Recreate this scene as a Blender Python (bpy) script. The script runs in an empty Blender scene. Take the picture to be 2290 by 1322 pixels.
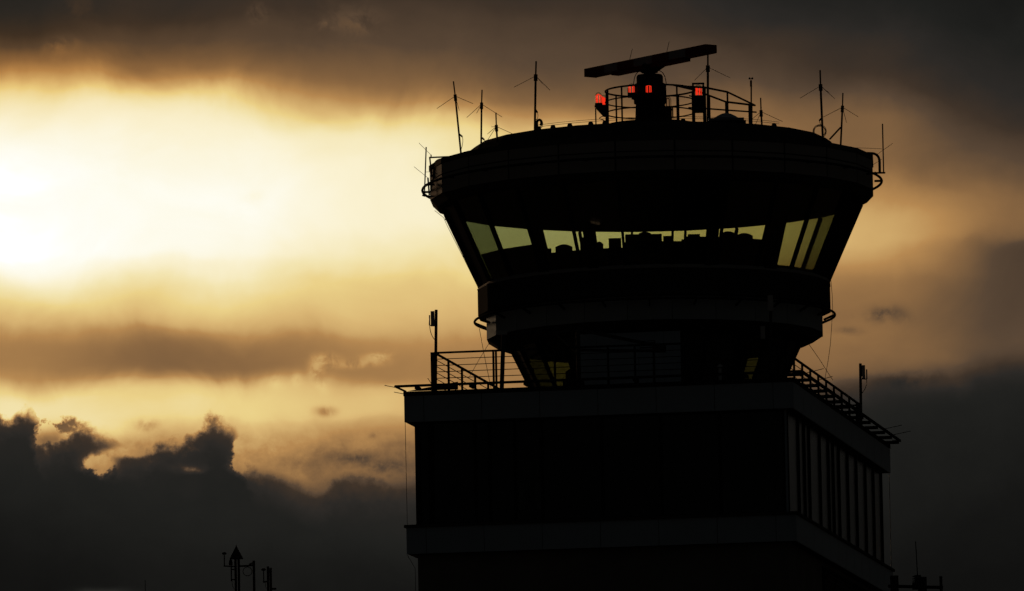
import bpy, math, random
from mathutils import Vector, Matrix
random.seed(7)
R_ = math.radians
scene = bpy.context.scene
COL = scene.collection

# ------------------------------------------------------------------ camera
F_PX, PITCH, ROLL, EYE = 20000.0, R_(6.61), R_(-1.09), 1.7     # a long tele lens (about 314 mm), standing on the ground
_cp, _sp, _c, _s = math.cos(PITCH), math.sin(PITCH), math.cos(ROLL), math.sin(ROLL)
FW = Vector((0, _cp, _sp))
_r0, _u0 = Vector((1, 0, 0)), Vector((0, -_sp, _cp))
RT = _r0 * _c + _u0 * _s
UP = _u0 * _c - _r0 * _s
cam_data = bpy.data.cameras.new('camera')
cam_data.sensor_width = 36.0
cam_data.lens = F_PX / 2290.0 * 36.0
cam_data.clip_start = 1.0
cam_data.clip_end = 30000.0
cam = bpy.data.objects.new('camera', cam_data)
COL.objects.link(cam)
m = Matrix((RT, UP, -FW)).transposed().to_4x4()
m.translation = Vector((0, 0, EYE))
cam.matrix_world = m
scene.camera = cam


def at(px, py, Y):
    """world point seen at photo pixel (px, py), at depth Y metres north of the camera"""
    d = FW + RT * ((px - 1145) / F_PX) + UP * ((661 - py) / F_PX)
    d = d * (Y / d.y)
    return Vector((d.x, d.y, d.z + EYE))


# ------------------------------------------------------------------ exposure
scene.view_settings.view_transform = 'Standard'
scene.view_settings.look = 'None'
scene.view_settings.gamma = 1.0
scene.view_settings.exposure = 0.0
scene.cycles.transparent_max_bounces = 32
scene.cycles.max_bounces = 6
scene.cycles.use_denoising = True
scene.cycles.use_adaptive_sampling = True
scene.cycles.adaptive_threshold = .015
scene.cycles.adaptive_min_samples = 8


# ------------------------------------------------------------------ sky
def lin(h):
    h = h.lstrip('#')
    v = [int(h[i:i + 2], 16) / 255 for i in (0, 2, 4)]
    return [x / 12.92 if x <= .04045 else ((x + .055) / 1.055) ** 2.4 for x in v]


world = bpy.data.worlds.new('World')
scene.world = world
world.use_nodes = True
NT = world.node_tree
NT.nodes.clear()


class V:
    """a float socket with arithmetic"""
    nt = NT

    def __init__(self, s): self.s = s

    @staticmethod
    def op(o, *a, clamp=False):
        n = V.nt.nodes.new('ShaderNodeMath')
        n.operation = o
        n.use_clamp = clamp
        for i, x in enumerate(a):
            if isinstance(x, V): V.nt.links.new(x.s, n.inputs[i])
            else: n.inputs[i].default_value = x
        return V(n.outputs[0])

    def __add__(a, b): return V.op('ADD', a, b)
    __radd__ = __add__
    def __sub__(a, b): return V.op('SUBTRACT', a, b)
    def __rsub__(a, b): return V.op('SUBTRACT', b, a)
    def __mul__(a, b): return V.op('MULTIPLY', a, b)
    __rmul__ = __mul__
    def __truediv__(a, b): return V.op('DIVIDE', a, b)


def sstep(x, a, b):
    n = V.nt.nodes.new('ShaderNodeMapRange')
    n.interpolation_type = 'SMOOTHSTEP'
    V.nt.links.new(x.s, n.inputs[0])
    n.inputs[1].default_value, n.inputs[2].default_value = a, b
    return V(n.outputs[0])


def mixf(a, b, f): return a + (b - a) * f


def curve(x, pts, lo, hi):
    n = V.nt.nodes.new('ShaderNodeFloatCurve')
    cm = n.mapping
    cm.extend = 'HORIZONTAL'
    c = cm.curves[0]
    p = [((a - lo) / (hi - lo), b) for a, b in pts]
    c.points[0].location = p[0]
    c.points[1].location = p[-1]
    for q in p[1:-1]: c.points.new(*q)
    for q in c.points: q.handle_type = 'AUTO_CLAMPED'
    cm.update()
    u = V.op('DIVIDE', x - lo, hi - lo, clamp=True)
    V.nt.links.new(u.s, n.inputs['Value'])
    return V(n.outputs[0])


def noise2(x, y, scale, detail=4.0, rough=.5, dist=0.0, off=0.0):
    c = V.nt.nodes.new('ShaderNodeCombineXYZ')
    V.nt.links.new((x + off).s, c.inputs[0])
    V.nt.links.new((y + off * .7).s, c.inputs[1])
    n = V.nt.nodes.new('ShaderNodeTexNoise')
    n.noise_dimensions = '2D'
    n.inputs['Scale'].default_value = scale
    n.inputs['Detail'].default_value = detail
    n.inputs['Roughness'].default_value = rough
    n.inputs['Distortion'].default_value = dist
    V.nt.links.new(c.outputs[0], n.inputs['Vector'])
    return V(n.outputs['Fac'])


def gauss(x, y, cx, cy, sx, sy):
    a = (x - cx) / sx
    b = (y - cy) / sy
    return V.op('EXPONENT', (a * a + b * b) * -1.0)


SUN_AZ, SUN_EL = R_(-24.0), R_(8.5)        # the veiled sun, beyond the bright end of the cloud gap
tc = NT.nodes.new('ShaderNodeTexCoord')
sx = NT.nodes.new('ShaderNodeSeparateXYZ')
NT.links.new(tc.outputs['Generated'], sx.inputs[0])
dx, dy, dz = (V(sx.outputs[i]) for i in range(3))
az = V.op('ARCTAN2', dx, dy)                # 0 = north, the direction of the tower
el = V.op('ARCSINE', dz)
# bearing and height in the cloud field, 1 unit = 1/20 radian; the cloud layers lie tilted by one degree
A0 = az * (20 * _cp)
E0 = (el - PITCH) * 20.0
X = A0 * _c + E0 * _s
Y = E0 * _c - A0 * _s
# soft streaky drift of the layers
n1 = noise2(X * .9, Y * 2.0, 1.6, 3.0, .5, .3, 3.1)
n2 = noise2(X * 1.2, Y * 1.1, 4.2, 4.0, .5, .25, 8.7)
px = X * 1000.0 + 1145.0 + (n1 - .5) * 160.0
py0 = 661.0 - Y * 1000.0
py = py0 + (n1 - .5) * 70.0 + (n2 - .5) * 62.0

prof = [
    (0, [(-300, .1), (0, .14), (60, .2), (95, .28), (125, .38), (155, .49), (180, .6), (205, .72), (235, .81), (275, .87), (320, .925), (380, .97), (440, .985), (560, .985), (610, .94), (650, .84), (690, .74), (730, .64), (760, .54), (800, .48), (830, .52), (850, .62), (875, .76), (900, .82), (940, .8), (1000, .6), (1100, .5), (1500, .3)]),
    (400, [(-300, .12), (0, .19), (60, .265), (100, .325), (130, .38), (158, .45), (182, .56), (203, .68), (228, .79), (258, .86), (300, .9), (370, .935), (450, .955), (540, .955), (590, .9), (640, .79), (690, .7), (720, .62), (745, .5), (790, .41), (820, .4), (845, .46), (870, .64), (895, .73), (930, .76), (955, .7), (1000, .56), (1080, .46), (1500, .3)]),
    (850, [(-300, .12), (0, .22), (80, .28), (140, .34), (180, .4), (215, .5), (245, .63), (275, .77), (310, .85), (370, .89), (480, .9), (540, .86), (590, .79), (640, .7), (690, .67), (730, .62), (780, .5), (830, .47), (865, .56), (890, .66), (925, .68), (955, .6), (1000, .47), (1040, .42), (1100, .36), (1500, .1)]),
    (1250, [(-300, .12), (0, .21), (100, .28), (150, .3), (200, .36), (240, .48), (270, .58), (320, .72), (450, .8), (540, .78), (620, .7), (700, .6), (780, .48), (860, .46), (930, .45), (1000, .3), (1500, .08)]),
    (1650, [(-300, .1), (0, .14), (100, .22), (180, .3), (250, .4), (300, .46), (400, .6), (500, .7), (560, .66), (620, .55), (700, .46), (780, .42), (860, .36), (940, .2), (1500, .06)]),
    (1950, [(-300, .08), (0, .11), (100, .17), (180, .23), (240, .33), (300, .38), (350, .38), (400, .44), (450, .55), (510, .62), (550, .58), (600, .5), (640, .44), (700, .42), (780, .41), (830, .37), (860, .28), (900, .16), (960, .11), (1100, .07), (1500, .05)]),
    (2280, [(-300, .07), (0, .08), (100, .1), (200, .13), (280, .19), (330, .25), (400, .33), (460, .4), (510, .37), (560, .26), (620, .27), (700, .28), (780, .3), (820, .25), (850, .16), (900, .1), (1000, .07), (1500, .05)]),
    (4200, [(-300, .085), (300, .11), (500, .16), (700, .14), (900, .09), (1500, .05)]),
]
t = None
for i, (x0, pts) in enumerate(prof):
    c = curve(py, pts, -300, 1622)
    t = c if t is None else mixf(t, c, sstep(px, prof[i - 1][0], x0))
# far round to the left the gap closes too
dim = curve(py, [(-300, .06), (300, .1), (500, .16), (700, .12), (900, .07), (1500, .04)], -300, 1622)
t = mixf(dim, t, sstep(px, -10500, -3500))
# mottling
n3 = noise2(X, Y * 1.6, 3.2, 5.0, .55, .4, 17.3)
t = t + (n3 - .5) * .07
# thin wisps that catch the light, and small dark rags
wx = px + (n2 - .5) * 60.0
wy = py0 + (n3 - .5) * 60.0
n4 = sstep(noise2(X, Y, 20.0, 4.0, .58, .25, 7.4), .3, .62)
wisp = rags = None
for (cx, cy, rx, ry, w) in ((735, 835, 17, 30, .13), (752, 806, 22, 13, .12), (800, 818, 40, 9, .09), (828, 804, 22, 9, .07), (647, 850, 18, 20, .05), (690, 845, 12, 16, .08), (845, 805, 26, 12, .08),
                            (573, 30, 26, 22, .09), (800, 45, 60, 32, .07), (715, 58, 34, 12, .06), (130, 105, 34, 14, .1), (160, 20, 40, 30, .05),
                            (735, 921, 24, 12, -.2), (322, 945, 34, 13, -.2), (860, 970, 14, 9, -.12), (1985, 707, 40, 17, -.15), (1920, 749, 26, 10, -.1),
                            (820, 1022, 60, 14, -.14), (880, 1045, 60, 14, -.1), (548, 455, 20, 22, -.03), (2030, 845, 60, 16, -.1)):
    g = gauss(wx, wy, cx, cy, rx, ry) * w
    if w > 0: wisp = g if wisp is None else wisp + g
    else: rags = g if rags is None else rags + g
t = t + wisp * n4 + rags * (n4 * .7 + .3)
# the dark cumulus bank under the gap
m1 = noise2(X, Y, 4.2, 2.0, .5, .3, 41.0)
m2 = noise2(X, Y * 1.15, 10.0, 6.0, .6, .12, 5.5)
m3 = noise2(X, Y, 32.0, 5.0, .62, .1, 2.2)
bx_ = X * 1000.0 + 1145.0 + (m1 - .5) * 36.0 + (m2 - .5) * 70.0 + (m3 - .5) * 24.0
by_ = py0 + (m1 - .5) * 30.0
# streaked texture in the last of the gap
t = t + (m2 - .5) * .26 * sstep(py0, 930, 1010) + (m3 - .5) * .08 * sstep(py0, 930, 1010)
ex = bx_ + gauss(bx_, by_, 535, 1022, 60, 50) * 40.0        # the big cloud head leans over to the right
edge = curve(ex, [(-900, .42), (-500, .55), (-200, .46), (0, .426), (40, .417), (68, .42), (84, .455), (95, .498), (108, .492), (140, .478), (185, .469), (215, .473), (255, .486), (300, .504), (325, .508), (350, .494), (400, .474), (440, .458), (480, .445), (512, .450), (544, .482), (560, .54), (590, .548), (640, .572), (670, .588), (705, .596), (745, .584), (800, .578), (900, .578), (1000, .54), (1400, .44), (1700, .385), (1950, .362), (2100, .352), (2290, .34), (2700, .37), (3200, .3)], -900, 3200)
d = by_ / 1000.0 - edge - .5
soft = sstep(px, 700, 1600)
d = d + (m2 - .5) * (.095 - soft * .04) + (m3 - .5) * (.034 - soft * .02)
# thin places where the light comes through
d = d - gauss(bx_, by_, 232, 1054, 42, 32) * (sstep(m2, .36, .62) * .12 + sstep(m3, .35, .65) * .05) - gauss(bx_, by_, 285, 1018, 30, 12) * .04 - gauss(bx_, by_, 430, 1050, 40, 14) * (m2 * .16) - gauss(bx_, by_, 520, 1040, 22, 16) * .05
bank = mixf(sstep(d, -.016, .03), sstep(d, -.03, .075), soft)
# feathery fringe on top of the first cloud head
fr = gauss(bx_, by_, 130, 950, 80, 26) * (1.0 + (m2 - .5) * 2.6 + (m3 - .5) * 2.2)
bank = V.op('MAXIMUM', bank, sstep(fr, .35, .95) * .72)
bank = V.op('MAXIMUM', bank, gauss(bx_, by_, 112, 985, 46, 34) * (m2 * .5 + .35))
bt = curve(py0, [(-300, .14), (900, .135), (1000, .115), (1120, .1), (1200, .085), (1290, .06), (1622, .04)], -300, 1622)
bt = bt + (m1 - .5) * .03 + (m2 - .5) * .02 + gauss(bx_, by_, 230, 1325, 60, 10) * .12
bt = bt + sstep(d * -1.0, -.09, 0.0) * (m2 * .16) * (1.0 - soft)
bt = bt - sstep(px, 1500, 2300) * .045 - sstep(py0, 1000, 1200) * sstep(px * -1.0, -450, 0) * .03 + gauss(bx_, by_, 860, 1130, 300, 120) * .02
t = mixf(t, bt, bank)
t = V.op('MAXIMUM', V.op('MINIMUM', t, 1.0), .02)

ramp = NT.nodes.new('ShaderNodeValToRGB')
stops = [(0, '#0b0b0b'), (.05, '#141413'), (.1, '#1f1f1d'), (.15, '#2b2825'), (.22, '#3e3228'), (.3, '#574535'), (.42, '#8a6742'), (.53, '#b58852'), (.66, '#dab675'), (.74, '#ebd189'), (.82, '#f3e4b0'), (.9, '#fbf2d2'), (.96, '#fffdf0'), (1.0, '#ffffff')]
cr = ramp.color_ramp
cr.elements[0].position, cr.elements[1].position = 0, 1
cr.elements[0].color = lin(stops[0][1]) + [1]
cr.elements[1].color = lin(stops[-1][1]) + [1]
for p, h in stops[1:-1]:
    cr.elements.new(p).color = lin(h) + [1]
NT.links.new(t.s, ramp.inputs[0])
bg = NT.nodes.new('ShaderNodeBackground')
# redder where the upper cloud thins out next to the glow
warm = NT.nodes.new('ShaderNodeMix')
warm.data_type, warm.blend_type = 'RGBA', 'MULTIPLY'
NT.links.new((gauss(px, py0, -150, 110, 700, 120) * .8).s, warm.inputs[0])
NT.links.new(ramp.outputs[0], warm.inputs[6])
warm.inputs[7].default_value = (1.0, .84, .60, 1)
NT.links.new(warm.outputs[2], bg.inputs[0])
# the whitest part of the gap is brighter than the film can show
NT.links.new((1.0 + sstep(t, .97, 1.0) * .25).s, bg.inputs[1])
# clear dusk sky behind and above the cloud
sky = NT.nodes.new('ShaderNodeTexSky')
sky.sky_type = 'NISHITA'
sky.sun_disc = False
sky.sun_elevation = SUN_EL
sky.sun_rotation = SUN_AZ
sky.altitude = 380
bg2 = NT.nodes.new('ShaderNodeBackground')
NT.links.new(sky.outputs[0], bg2.inputs[0])
bg2.inputs[1].default_value = .00006
add = NT.nodes.new('ShaderNodeAddShader')
NT.links.new(bg.outputs[0], add.inputs[0])
NT.links.new(bg2.outputs[0], add.inputs[1])
wo = NT.nodes.new('ShaderNodeOutputWorld')
NT.links.new(add.outputs[0], wo.inputs[0])
world.cycles.sampling_method = 'MANUAL'
world.cycles.sample_map_resolution = 1024

# ------------------------------------------------------------------ sun, veiled by the cloud
sd = bpy.data.lights.new('sun', 'SUN')
sd.energy = 2.6
sd.angle = R_(6.0)
sd.color = (1.0, .60, .32)
sun = bpy.data.objects.new('sun', sd)
COL.objects.link(sun)
sdir = Vector((math.sin(SUN_AZ) * math.cos(SUN_EL), math.cos(SUN_AZ) * math.cos(SUN_EL), math.sin(SUN_EL)))
sun.rotation_euler = sdir.to_track_quat('Z', 'Y').to_euler()

#GEOMETRY
# ------------------------------------------------------------------ helpers
WM = {}


class MB:
    """collects shapes in world space; build() links them as one mesh object under a parent"""

    def __init__(self):
        self.v, self.f = [], []

    def add(self, vs, fs):
        o = len(self.v)
        self.v += [Vector(p) for p in vs]
        self.f += [tuple(i + o for i in q) for q in fs]
        return self

    def box(self, x0, x1, y0, y1, z0, z1, T=None):
        vs = [Vector((x, y, z)) for z in (z0, z1) for x, y in ((x0, y0), (x1, y0), (x1, y1), (x0, y1))]
        if T is not None: vs = [T @ p for p in vs]
        return self.add(vs, [(3, 2, 1, 0), (4, 5, 6, 7), (0, 1, 5, 4), (1, 2, 6, 5), (2, 3, 7, 6), (3, 0, 4, 7)])

    def bar(self, a, b, w, h=None, side=None):
        """square bar from a to b"""
        a, b = Vector(a), Vector(b)
        d = (b - a).normalized()
        s = Vector(side) if side else (d.cross(Vector((0, 0, 1))) if abs(d.z) < .95 else Vector((1, 0, 0)))
        s = (s - d * s.dot(d)).normalized()
        u = s.cross(d)
        h = w if h is None else h
        vs = [p + s * (i * w / 2) + u * (j * h / 2) for p in (a, b) for i, j in ((-1, -1), (1, -1), (1, 1), (-1, 1))]
        return self.add(vs, [(3, 2, 1, 0), (4, 5, 6, 7), (0, 1, 5, 4), (1, 2, 6, 5), (2, 3, 7, 6), (3, 0, 4, 7)])

    def tube(self, pts, r, n=8, r1=None, closed=False):
        pts = [Vector(p) for p in pts]
        k = len(pts)
        vs, fs = [], []
        ref = None
        for i, p in enumerate(pts):
            if closed: d = pts[(i + 1) % k] - pts[i - 1]
            else: d = pts[min(i + 1, k - 1)] - pts[max(i - 1, 0)]
            d.normalize()
            if ref is None: ref = Vector((0, 0, 1)) if abs(d.z) < .9 else Vector((1, 0, 0))
            s = ref - d * ref.dot(d)
            s.normalize()
            ref = s
            u = d.cross(s)
            rr = r if r1 is None else r + (r1 - r) * i / max(k - 1, 1)
            vs += [p + (s * math.cos(2 * math.pi * j / n) + u * math.sin(2 * math.pi * j / n)) * rr for j in range(n)]
        for i in range(k if closed else k - 1):
            a, b = i * n, ((i + 1) % k) * n
            fs += [(a + j, a + (j + 1) % n, b + (j + 1) % n, b + j) for j in range(n)]
        if not closed:
            fs += [tuple(reversed(range(n))), tuple(range((k - 1) * n, k * n))]
        return self.add(vs, fs)

    def lathe(self, c, prof, n=24, ph=0.0, cap=True):
        """profile [(radius, z)] about a vertical axis through c; ph turns the first corner (0 = facing south)"""
        vs, fs = [], []
        k = len(prof)
        for r, z in prof:
            for j in range(n):
                a = ph + 2 * math.pi * j / n
                vs.append(Vector((c[0] + r * math.sin(a), c[1] - r * math.cos(a), c[2] + z)))
        for i in range(k - 1):
            fs += [(i * n + j, i * n + (j + 1) % n, (i + 1) * n + (j + 1) % n, (i + 1) * n + j) for j in range(n)]
        if cap:
            fs += [tuple(reversed(range(n))), tuple(range((k - 1) * n, k * n))]
        return self.add(vs, fs)

    def mesh(self, name, mat, inv=None, smooth=False):
        me = bpy.data.meshes.new(name)
        me.from_pydata([inv @ p if inv is not None else p for p in self.v], [], self.f)
        me.materials.append(M[mat])
        if smooth: me.polygons.foreach_set('use_smooth', [True] * len(me.polygons))
        me.update()
        return me

    def build(self, name, mat, parent=None, smooth=False):
        inv = WM[parent].inverted() if parent is not None else None
        o = bpy.data.objects.new(name, self.mesh(name, mat, inv, smooth))
        COL.objects.link(o)
        o.parent = parent
        WM[o] = WM[parent].copy() if parent is not None else Matrix()
        return o


def tag(o, label, cat, group=None):
    o['label'], o['category'] = label, cat
    if group: o['group'] = group
    return o


def thing(name, loc, label, cat, group=None, rz=0.0):
    o = bpy.data.objects.new(name, None)
    o.empty_display_size = .2
    COL.objects.link(o)
    o.location = loc
    o.rotation_euler = (0, 0, rz)
    WM[o] = Matrix.Translation(Vector(loc)) @ Matrix.Rotation(rz, 4, 'Z')
    return tag(o, label, cat, group)


def piece(name, me, parent, world_matrix):
    """a piece that shares mesh data with its alikes"""
    o = bpy.data.objects.new(name, me)
    COL.objects.link(o)
    o.parent = parent
    o.matrix_local = WM[parent].inverted() @ world_matrix
    WM[o] = world_matrix
    return o


# ------------------------------------------------------------------ materials
M = {}


def mat(name, col, rough=.6, metal=0.0, var=.12, scale=2.5, bump=.0, streak=False, spec=.12):
    mt = bpy.data.materials.new(name)
    mt.use_nodes = True
    nt = mt.node_tree
    b = nt.nodes['Principled BSDF']
    tcn = nt.nodes.new('ShaderNodeTexCoord')
    mp = nt.nodes.new('ShaderNodeMapping')
    nt.links.new(tcn.outputs['Object'], mp.inputs[0])
    mp.inputs['Scale'].default_value = (scale, scale, scale * (.15 if streak else 1))
    n = nt.nodes.new('ShaderNodeTexNoise')
    n.inputs['Scale'].default_value = 1.0
    n.inputs['Detail'].default_value = 6
    nt.links.new(mp.outputs[0], n.inputs['Vector'])
    r = nt.nodes.new('ShaderNodeValToRGB')
    r.color_ramp.elements[0].position, r.color_ramp.elements[1].position = .3, .7
    r.color_ramp.elements[0].color = [c * (1 - var) for c in col] + [1]
    r.color_ramp.elements[1].color = [min(1, c * (1 + var)) for c in col] + [1]
    nt.links.new(n.outputs['Fac'], r.inputs[0])
    nt.links.new(r.outputs[0], b.inputs['Base Color'])
    b.inputs['Roughness'].default_value = rough
    b.inputs['Metallic'].default_value = metal
    b.inputs['Specular IOR Level'].default_value = 0.0 if rough >= 1.0 else spec
    if bump:
        bp = nt.nodes.new('ShaderNodeBump')
        bp.inputs['Strength'].default_value = bump
        bp.inputs['Distance'].default_value = .02
        nt.links.new(n.outputs['Fac'], bp.inputs['Height'])
        nt.links.new(bp.outputs[0], b.inputs['Normal'])
    M[name] = mt
    return mt


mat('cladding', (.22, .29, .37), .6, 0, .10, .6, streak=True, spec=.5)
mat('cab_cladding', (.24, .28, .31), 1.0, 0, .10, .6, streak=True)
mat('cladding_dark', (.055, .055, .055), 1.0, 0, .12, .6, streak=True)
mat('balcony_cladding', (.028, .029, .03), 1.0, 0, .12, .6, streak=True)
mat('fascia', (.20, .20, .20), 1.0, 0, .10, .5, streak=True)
mat('backing', (.03, .03, .03), 1.0)
mat('concrete', (.13, .13, .13), 1.0, 0, .15, .8, .3)
mat('soffit', (.04, .04, .04), 1.0, 0, .12)
mat('roofing', (.04, .04, .04), 1.0, 0, .2, 3, .4)
mat('black_metal', (.02, .02, .021), 1.0, 0, .15, 6)
mat('steel', (.04, .04, .042), 1.0, 0, .15, 8)
mat('frame', (.015, .015, .016), 1.0, 0)
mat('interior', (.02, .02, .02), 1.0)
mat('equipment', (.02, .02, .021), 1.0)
mat('cable', (.02, .02, .02), .7)
mat('copper_wire', (.05, .03, .02), .85, 0)
mat('blind', (.16, .18, .18), .7)
mat('painted_lit_strip', (.75, .78, .78), .8)  # pale colour imitating the lit strips in a front window
mat('white_paint', (.20, .225, .25), .8, 0, .08)
mat('red_paint', (.10, .018, .015), .8, 0, .12)
mat('plastic_grey', (.30, .32, .34), .5, 0, .06)
mat('dome_plastic', (.20, .24, .30), .35, 0, .08)
mat('terminal_wall', (.22, .22, .21), .8, 0, .12, .4)
mat('asphalt', (.05, .05, .048), 1.0, 0, .25, .05, .2)


def glass(name, tint, refl=.04, rough=.0, graze=1.0):
    mt = bpy.data.materials.new(name)
    mt.use_nodes = True
    nt = mt.node_tree
    nt.nodes.clear()
    lw = nt.nodes.new('ShaderNodeLayerWeight')
    lw.inputs[0].default_value = .5
    old, V.nt = V.nt, nt
    fac = V(lw.outputs['Facing'])
    cosv = V.op('MAXIMUM', 1.0 - fac, .22)
    p5 = V.op('POWER', fac, 4.0)
    fres = p5 * ((1 - refl) * graze) + refl
    g = nt.nodes.new('ShaderNodeGamma')                  # longer way through the pane, deeper tint
    g.inputs[0].default_value = (.85, .86, .84, 1)
    nt.links.new((V.op('POWER', cosv, -1.5) - 1.0).s, g.inputs[1])
    mu_ = nt.nodes.new('ShaderNodeMix')
    mu_.data_type, mu_.blend_type = 'RGBA', 'MULTIPLY'
    mu_.inputs[0].default_value = 1.0
    nt.links.new(g.outputs[0], mu_.inputs[6])
    mu_.inputs[7].default_value = (*tint, 1)
    tr = nt.nodes.new('ShaderNodeBsdfTransparent')
    nt.links.new(mu_.outputs[2], tr.inputs[0])
    gl = nt.nodes.new('ShaderNodeBsdfGlossy')
    gl.inputs['Roughness'].default_value = rough
    mx = nt.nodes.new('ShaderNodeMixShader')
    nt.links.new(fres.s, mx.inputs[0])
    nt.links.new(tr.outputs[0], mx.inputs[1])
    nt.links.new(gl.outputs[0], mx.inputs[2])
    out = nt.nodes.new('ShaderNodeOutputMaterial')
    nt.links.new(mx.outputs[0], out.inputs[0])
    V.nt = old
    M[name] = mt


glass('cab_glass', (.80, .825, .735))
glass('lower_glass', (.56, .61, .50))
glass('office_glass', (.5, .52, .5), .06)
glass('facade_glass', (.2, .2, .18), .12, .25)
glass('lamp_glass', (.90, .88, .87), .004, .4, .03)


def emit(name, col, s):
    mt = bpy.data.materials.new(name)
    mt.use_nodes = True
    nt = mt.node_tree
    b = nt.nodes['Principled BSDF']
    b.inputs['Base Color'].default_value = (.2, .02, .02, 1)
    b.inputs['Emission Color'].default_value = (*col, 1)
    b.inputs['Emission Strength'].default_value = s
    M[name] = mt


emit('neon_red', (1.0, .036, .012), .95)

# ------------------------------------------------------------------ ground
g = MB()
N = 48
g.add([(0, 0, 0)] + [(9000 * math.cos(2 * math.pi * i / N), 9000 * math.sin(2 * math.pi * i / N), 0) for i in range(N)],
      [(0, 1 + i, 1 + (i + 1) % N) for i in range(N)])
ground = g.build('ground', 'asphalt')
ground['kind'] = 'structure'

# ------------------------------------------------------------------ the tower's own axes
CX, CY, YAW = 4.595, 287.0, R_(10.03)         # axis of the cab
TB = Matrix.Translation((4.54, CY, 0)) @ Matrix.Rotation(-YAW, 4, 'Z')
HW, HD = 6.125, 11.145                      # half width and half depth of the parapet


def T(a, b, z): return TB @ Vector((a, b, z))


def ang(deg): return -YAW + R_(deg)          # bearing of a cab corner, measured from the tower's front


def ringpt(deg, r, z):
    a = -YAW + R_(deg)
    return Vector((CX + r * math.sin(a), CY - r * math.cos(a), z))


tower = thing('control_tower', (CX, CY, 0), 'dark airport control tower with flaring glazed cab on a rectangular shaft', 'control tower', rz=-YAW)
AX = (CX, CY, 0)

# shaft below the lower band
g = MB().box(-HW + .30, HW - .30, -HD + .30, HD - .30, 0, 25.79, TB)
shaft = g.build('shaft_wall', 'concrete', tower)
# louvre in the side wall, real slats in a frame
lou = MB()
for b0, b1 in ((-3.6, -3.5), (7.2, 7.3)):
    lou.box(HW - .302, HW - .21, b0, b1, 22.0, 25.6, TB)
lou.box(HW - .302, HW - .21, -3.5, 7.2, 25.5, 25.6, TB)
lou = lou.build('louvre', 'black_metal', tower)
sl = MB().add([(-.05, -5.34, .03), (.06, -5.34, -.05), (.06, 5.34, -.05), (-.05, 5.34, .03), (-.05, -5.34, .05), (.06, -5.34, -.03), (.06, 5.34, -.03), (-.05, 5.34, .05)],
              [(3, 2, 1, 0), (4, 5, 6, 7), (0, 1, 5, 4), (1, 2, 6, 5), (2, 3, 7, 6), (3, 0, 4, 7)]).mesh('slat', 'black_metal')
for k in range(22):
    piece('slat', sl, lou, TB @ Matrix.Translation((HW - .24, 1.85, 25.4 - k * .155)))


def band(name, z0, z1, matname, coping_z, lip, coping_mat):
    core = MB().box(-HW + .035, HW - .035, -HD + .035, HD - .035, z0 - .002, z1 + .002, TB).build(name, 'backing', tower)
    h = z1 - z0
    wf = [.63] + [(2 * HW - 1.26) / 6] * 6 + [.63]
    cache = {}

    def panel(w):
        if w not in cache:
            cache[w] = MB().box(-w / 2 + .009, w / 2 - .009, -.017, .017, -h / 2, h / 2).mesh('panel', matname)
        return cache[w]
    x = -HW
    for w in wf:
        piece('panel', panel(w), core, TB @ Matrix.Translation((x + w / 2, -HD + .017, (z0 + z1) / 2)))
        x += w
    ws = [.34] + [(2 * HD - .74) / 12] * 12 + [.34]
    y = -HD + .036
    for w in ws:
        piece('panel', panel(w), core, TB @ Matrix.Translation((HW - .017, y + w / 2, (z0 + z1) / 2)) @ Matrix.Rotation(math.pi / 2, 4, 'Z'))
        y += w
    cp = MB().box(-HW - lip, HW + lip, -HD - lip, HD + lip, z1 + .004, coping_z, TB).build('coping', coping_mat, tower)
    return core


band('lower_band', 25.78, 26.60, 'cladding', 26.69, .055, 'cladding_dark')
band('parapet_band', 29.90, 30.715, 'cladding', 30.855, .012, 'black_metal')
# storeys further down, out of the picture
for k in range(1, 5):
    zz = 25.78 - 5.0 * k
    MB().box(-HW, HW, -HD, HD, zz, zz + .82, TB).build('lower_band', 'cladding', tower)

# glazed storey between the bands
IW, ID = HW - .27, HD - .30
MB().box(-IW + 2.2, IW - 2.2, -ID + 3.5, ID - 2.5, 26.6, 29.9, TB).build('inner_wall', 'interior', tower)
MB().box(-IW, -IW + .08, -ID + .1, ID, 26.6, 29.898, TB).build('side_wall', 'concrete', tower)
MB().box(-IW + .08, IW - .1, ID - .08, ID, 26.6, 29.898, TB).build('rear_wall', 'concrete', tower)
z0, z1 = 26.692, 29.898
fx = [-IW, -IW + .42, -4.0, -3.55, -2.75, -1.9, 0.0, 1.85, 3.7, IW - .05]
for i, x in enumerate(fx):
    w = .16 if i in (0, 1) else .09
    MB().box(x - (w if i == len(fx) - 1 else 0), x + (0 if i == len(fx) - 1 else w), -ID, -ID + .12, z0, z1, TB).build('mullion', 'frame', tower)
for i in range(len(fx) - 1):
    a0, a1 = fx[i] + (.16 if i < 2 else .09) + .004, fx[i + 1] - .004 - (.09 if i == len(fx) - 2 else 0)
    wdw = MB().box(a0, a1, -ID + .05, -ID + .07, z0 + .05, z1 - .05, TB).build('window_pane', 'office_glass', tower)
    if i in (1, 3, 4):
        MB().box(a0 + .02, a1 - .02, -ID + .16, -ID + .18, 27.95 + .03 * i, z1 - .03, TB).build('blind', 'blind', wdw)
    if i == 4:  # light showing in this window, put in as two pale strips behind the glass
        for q in (a0 + .02, a1 - .22):
            MB().box(q, q + .18, -ID + .3, -ID + .32, 27.1, 27.93, TB).build('painted_lit_strip', 'painted_lit_strip', wdw)
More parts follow.
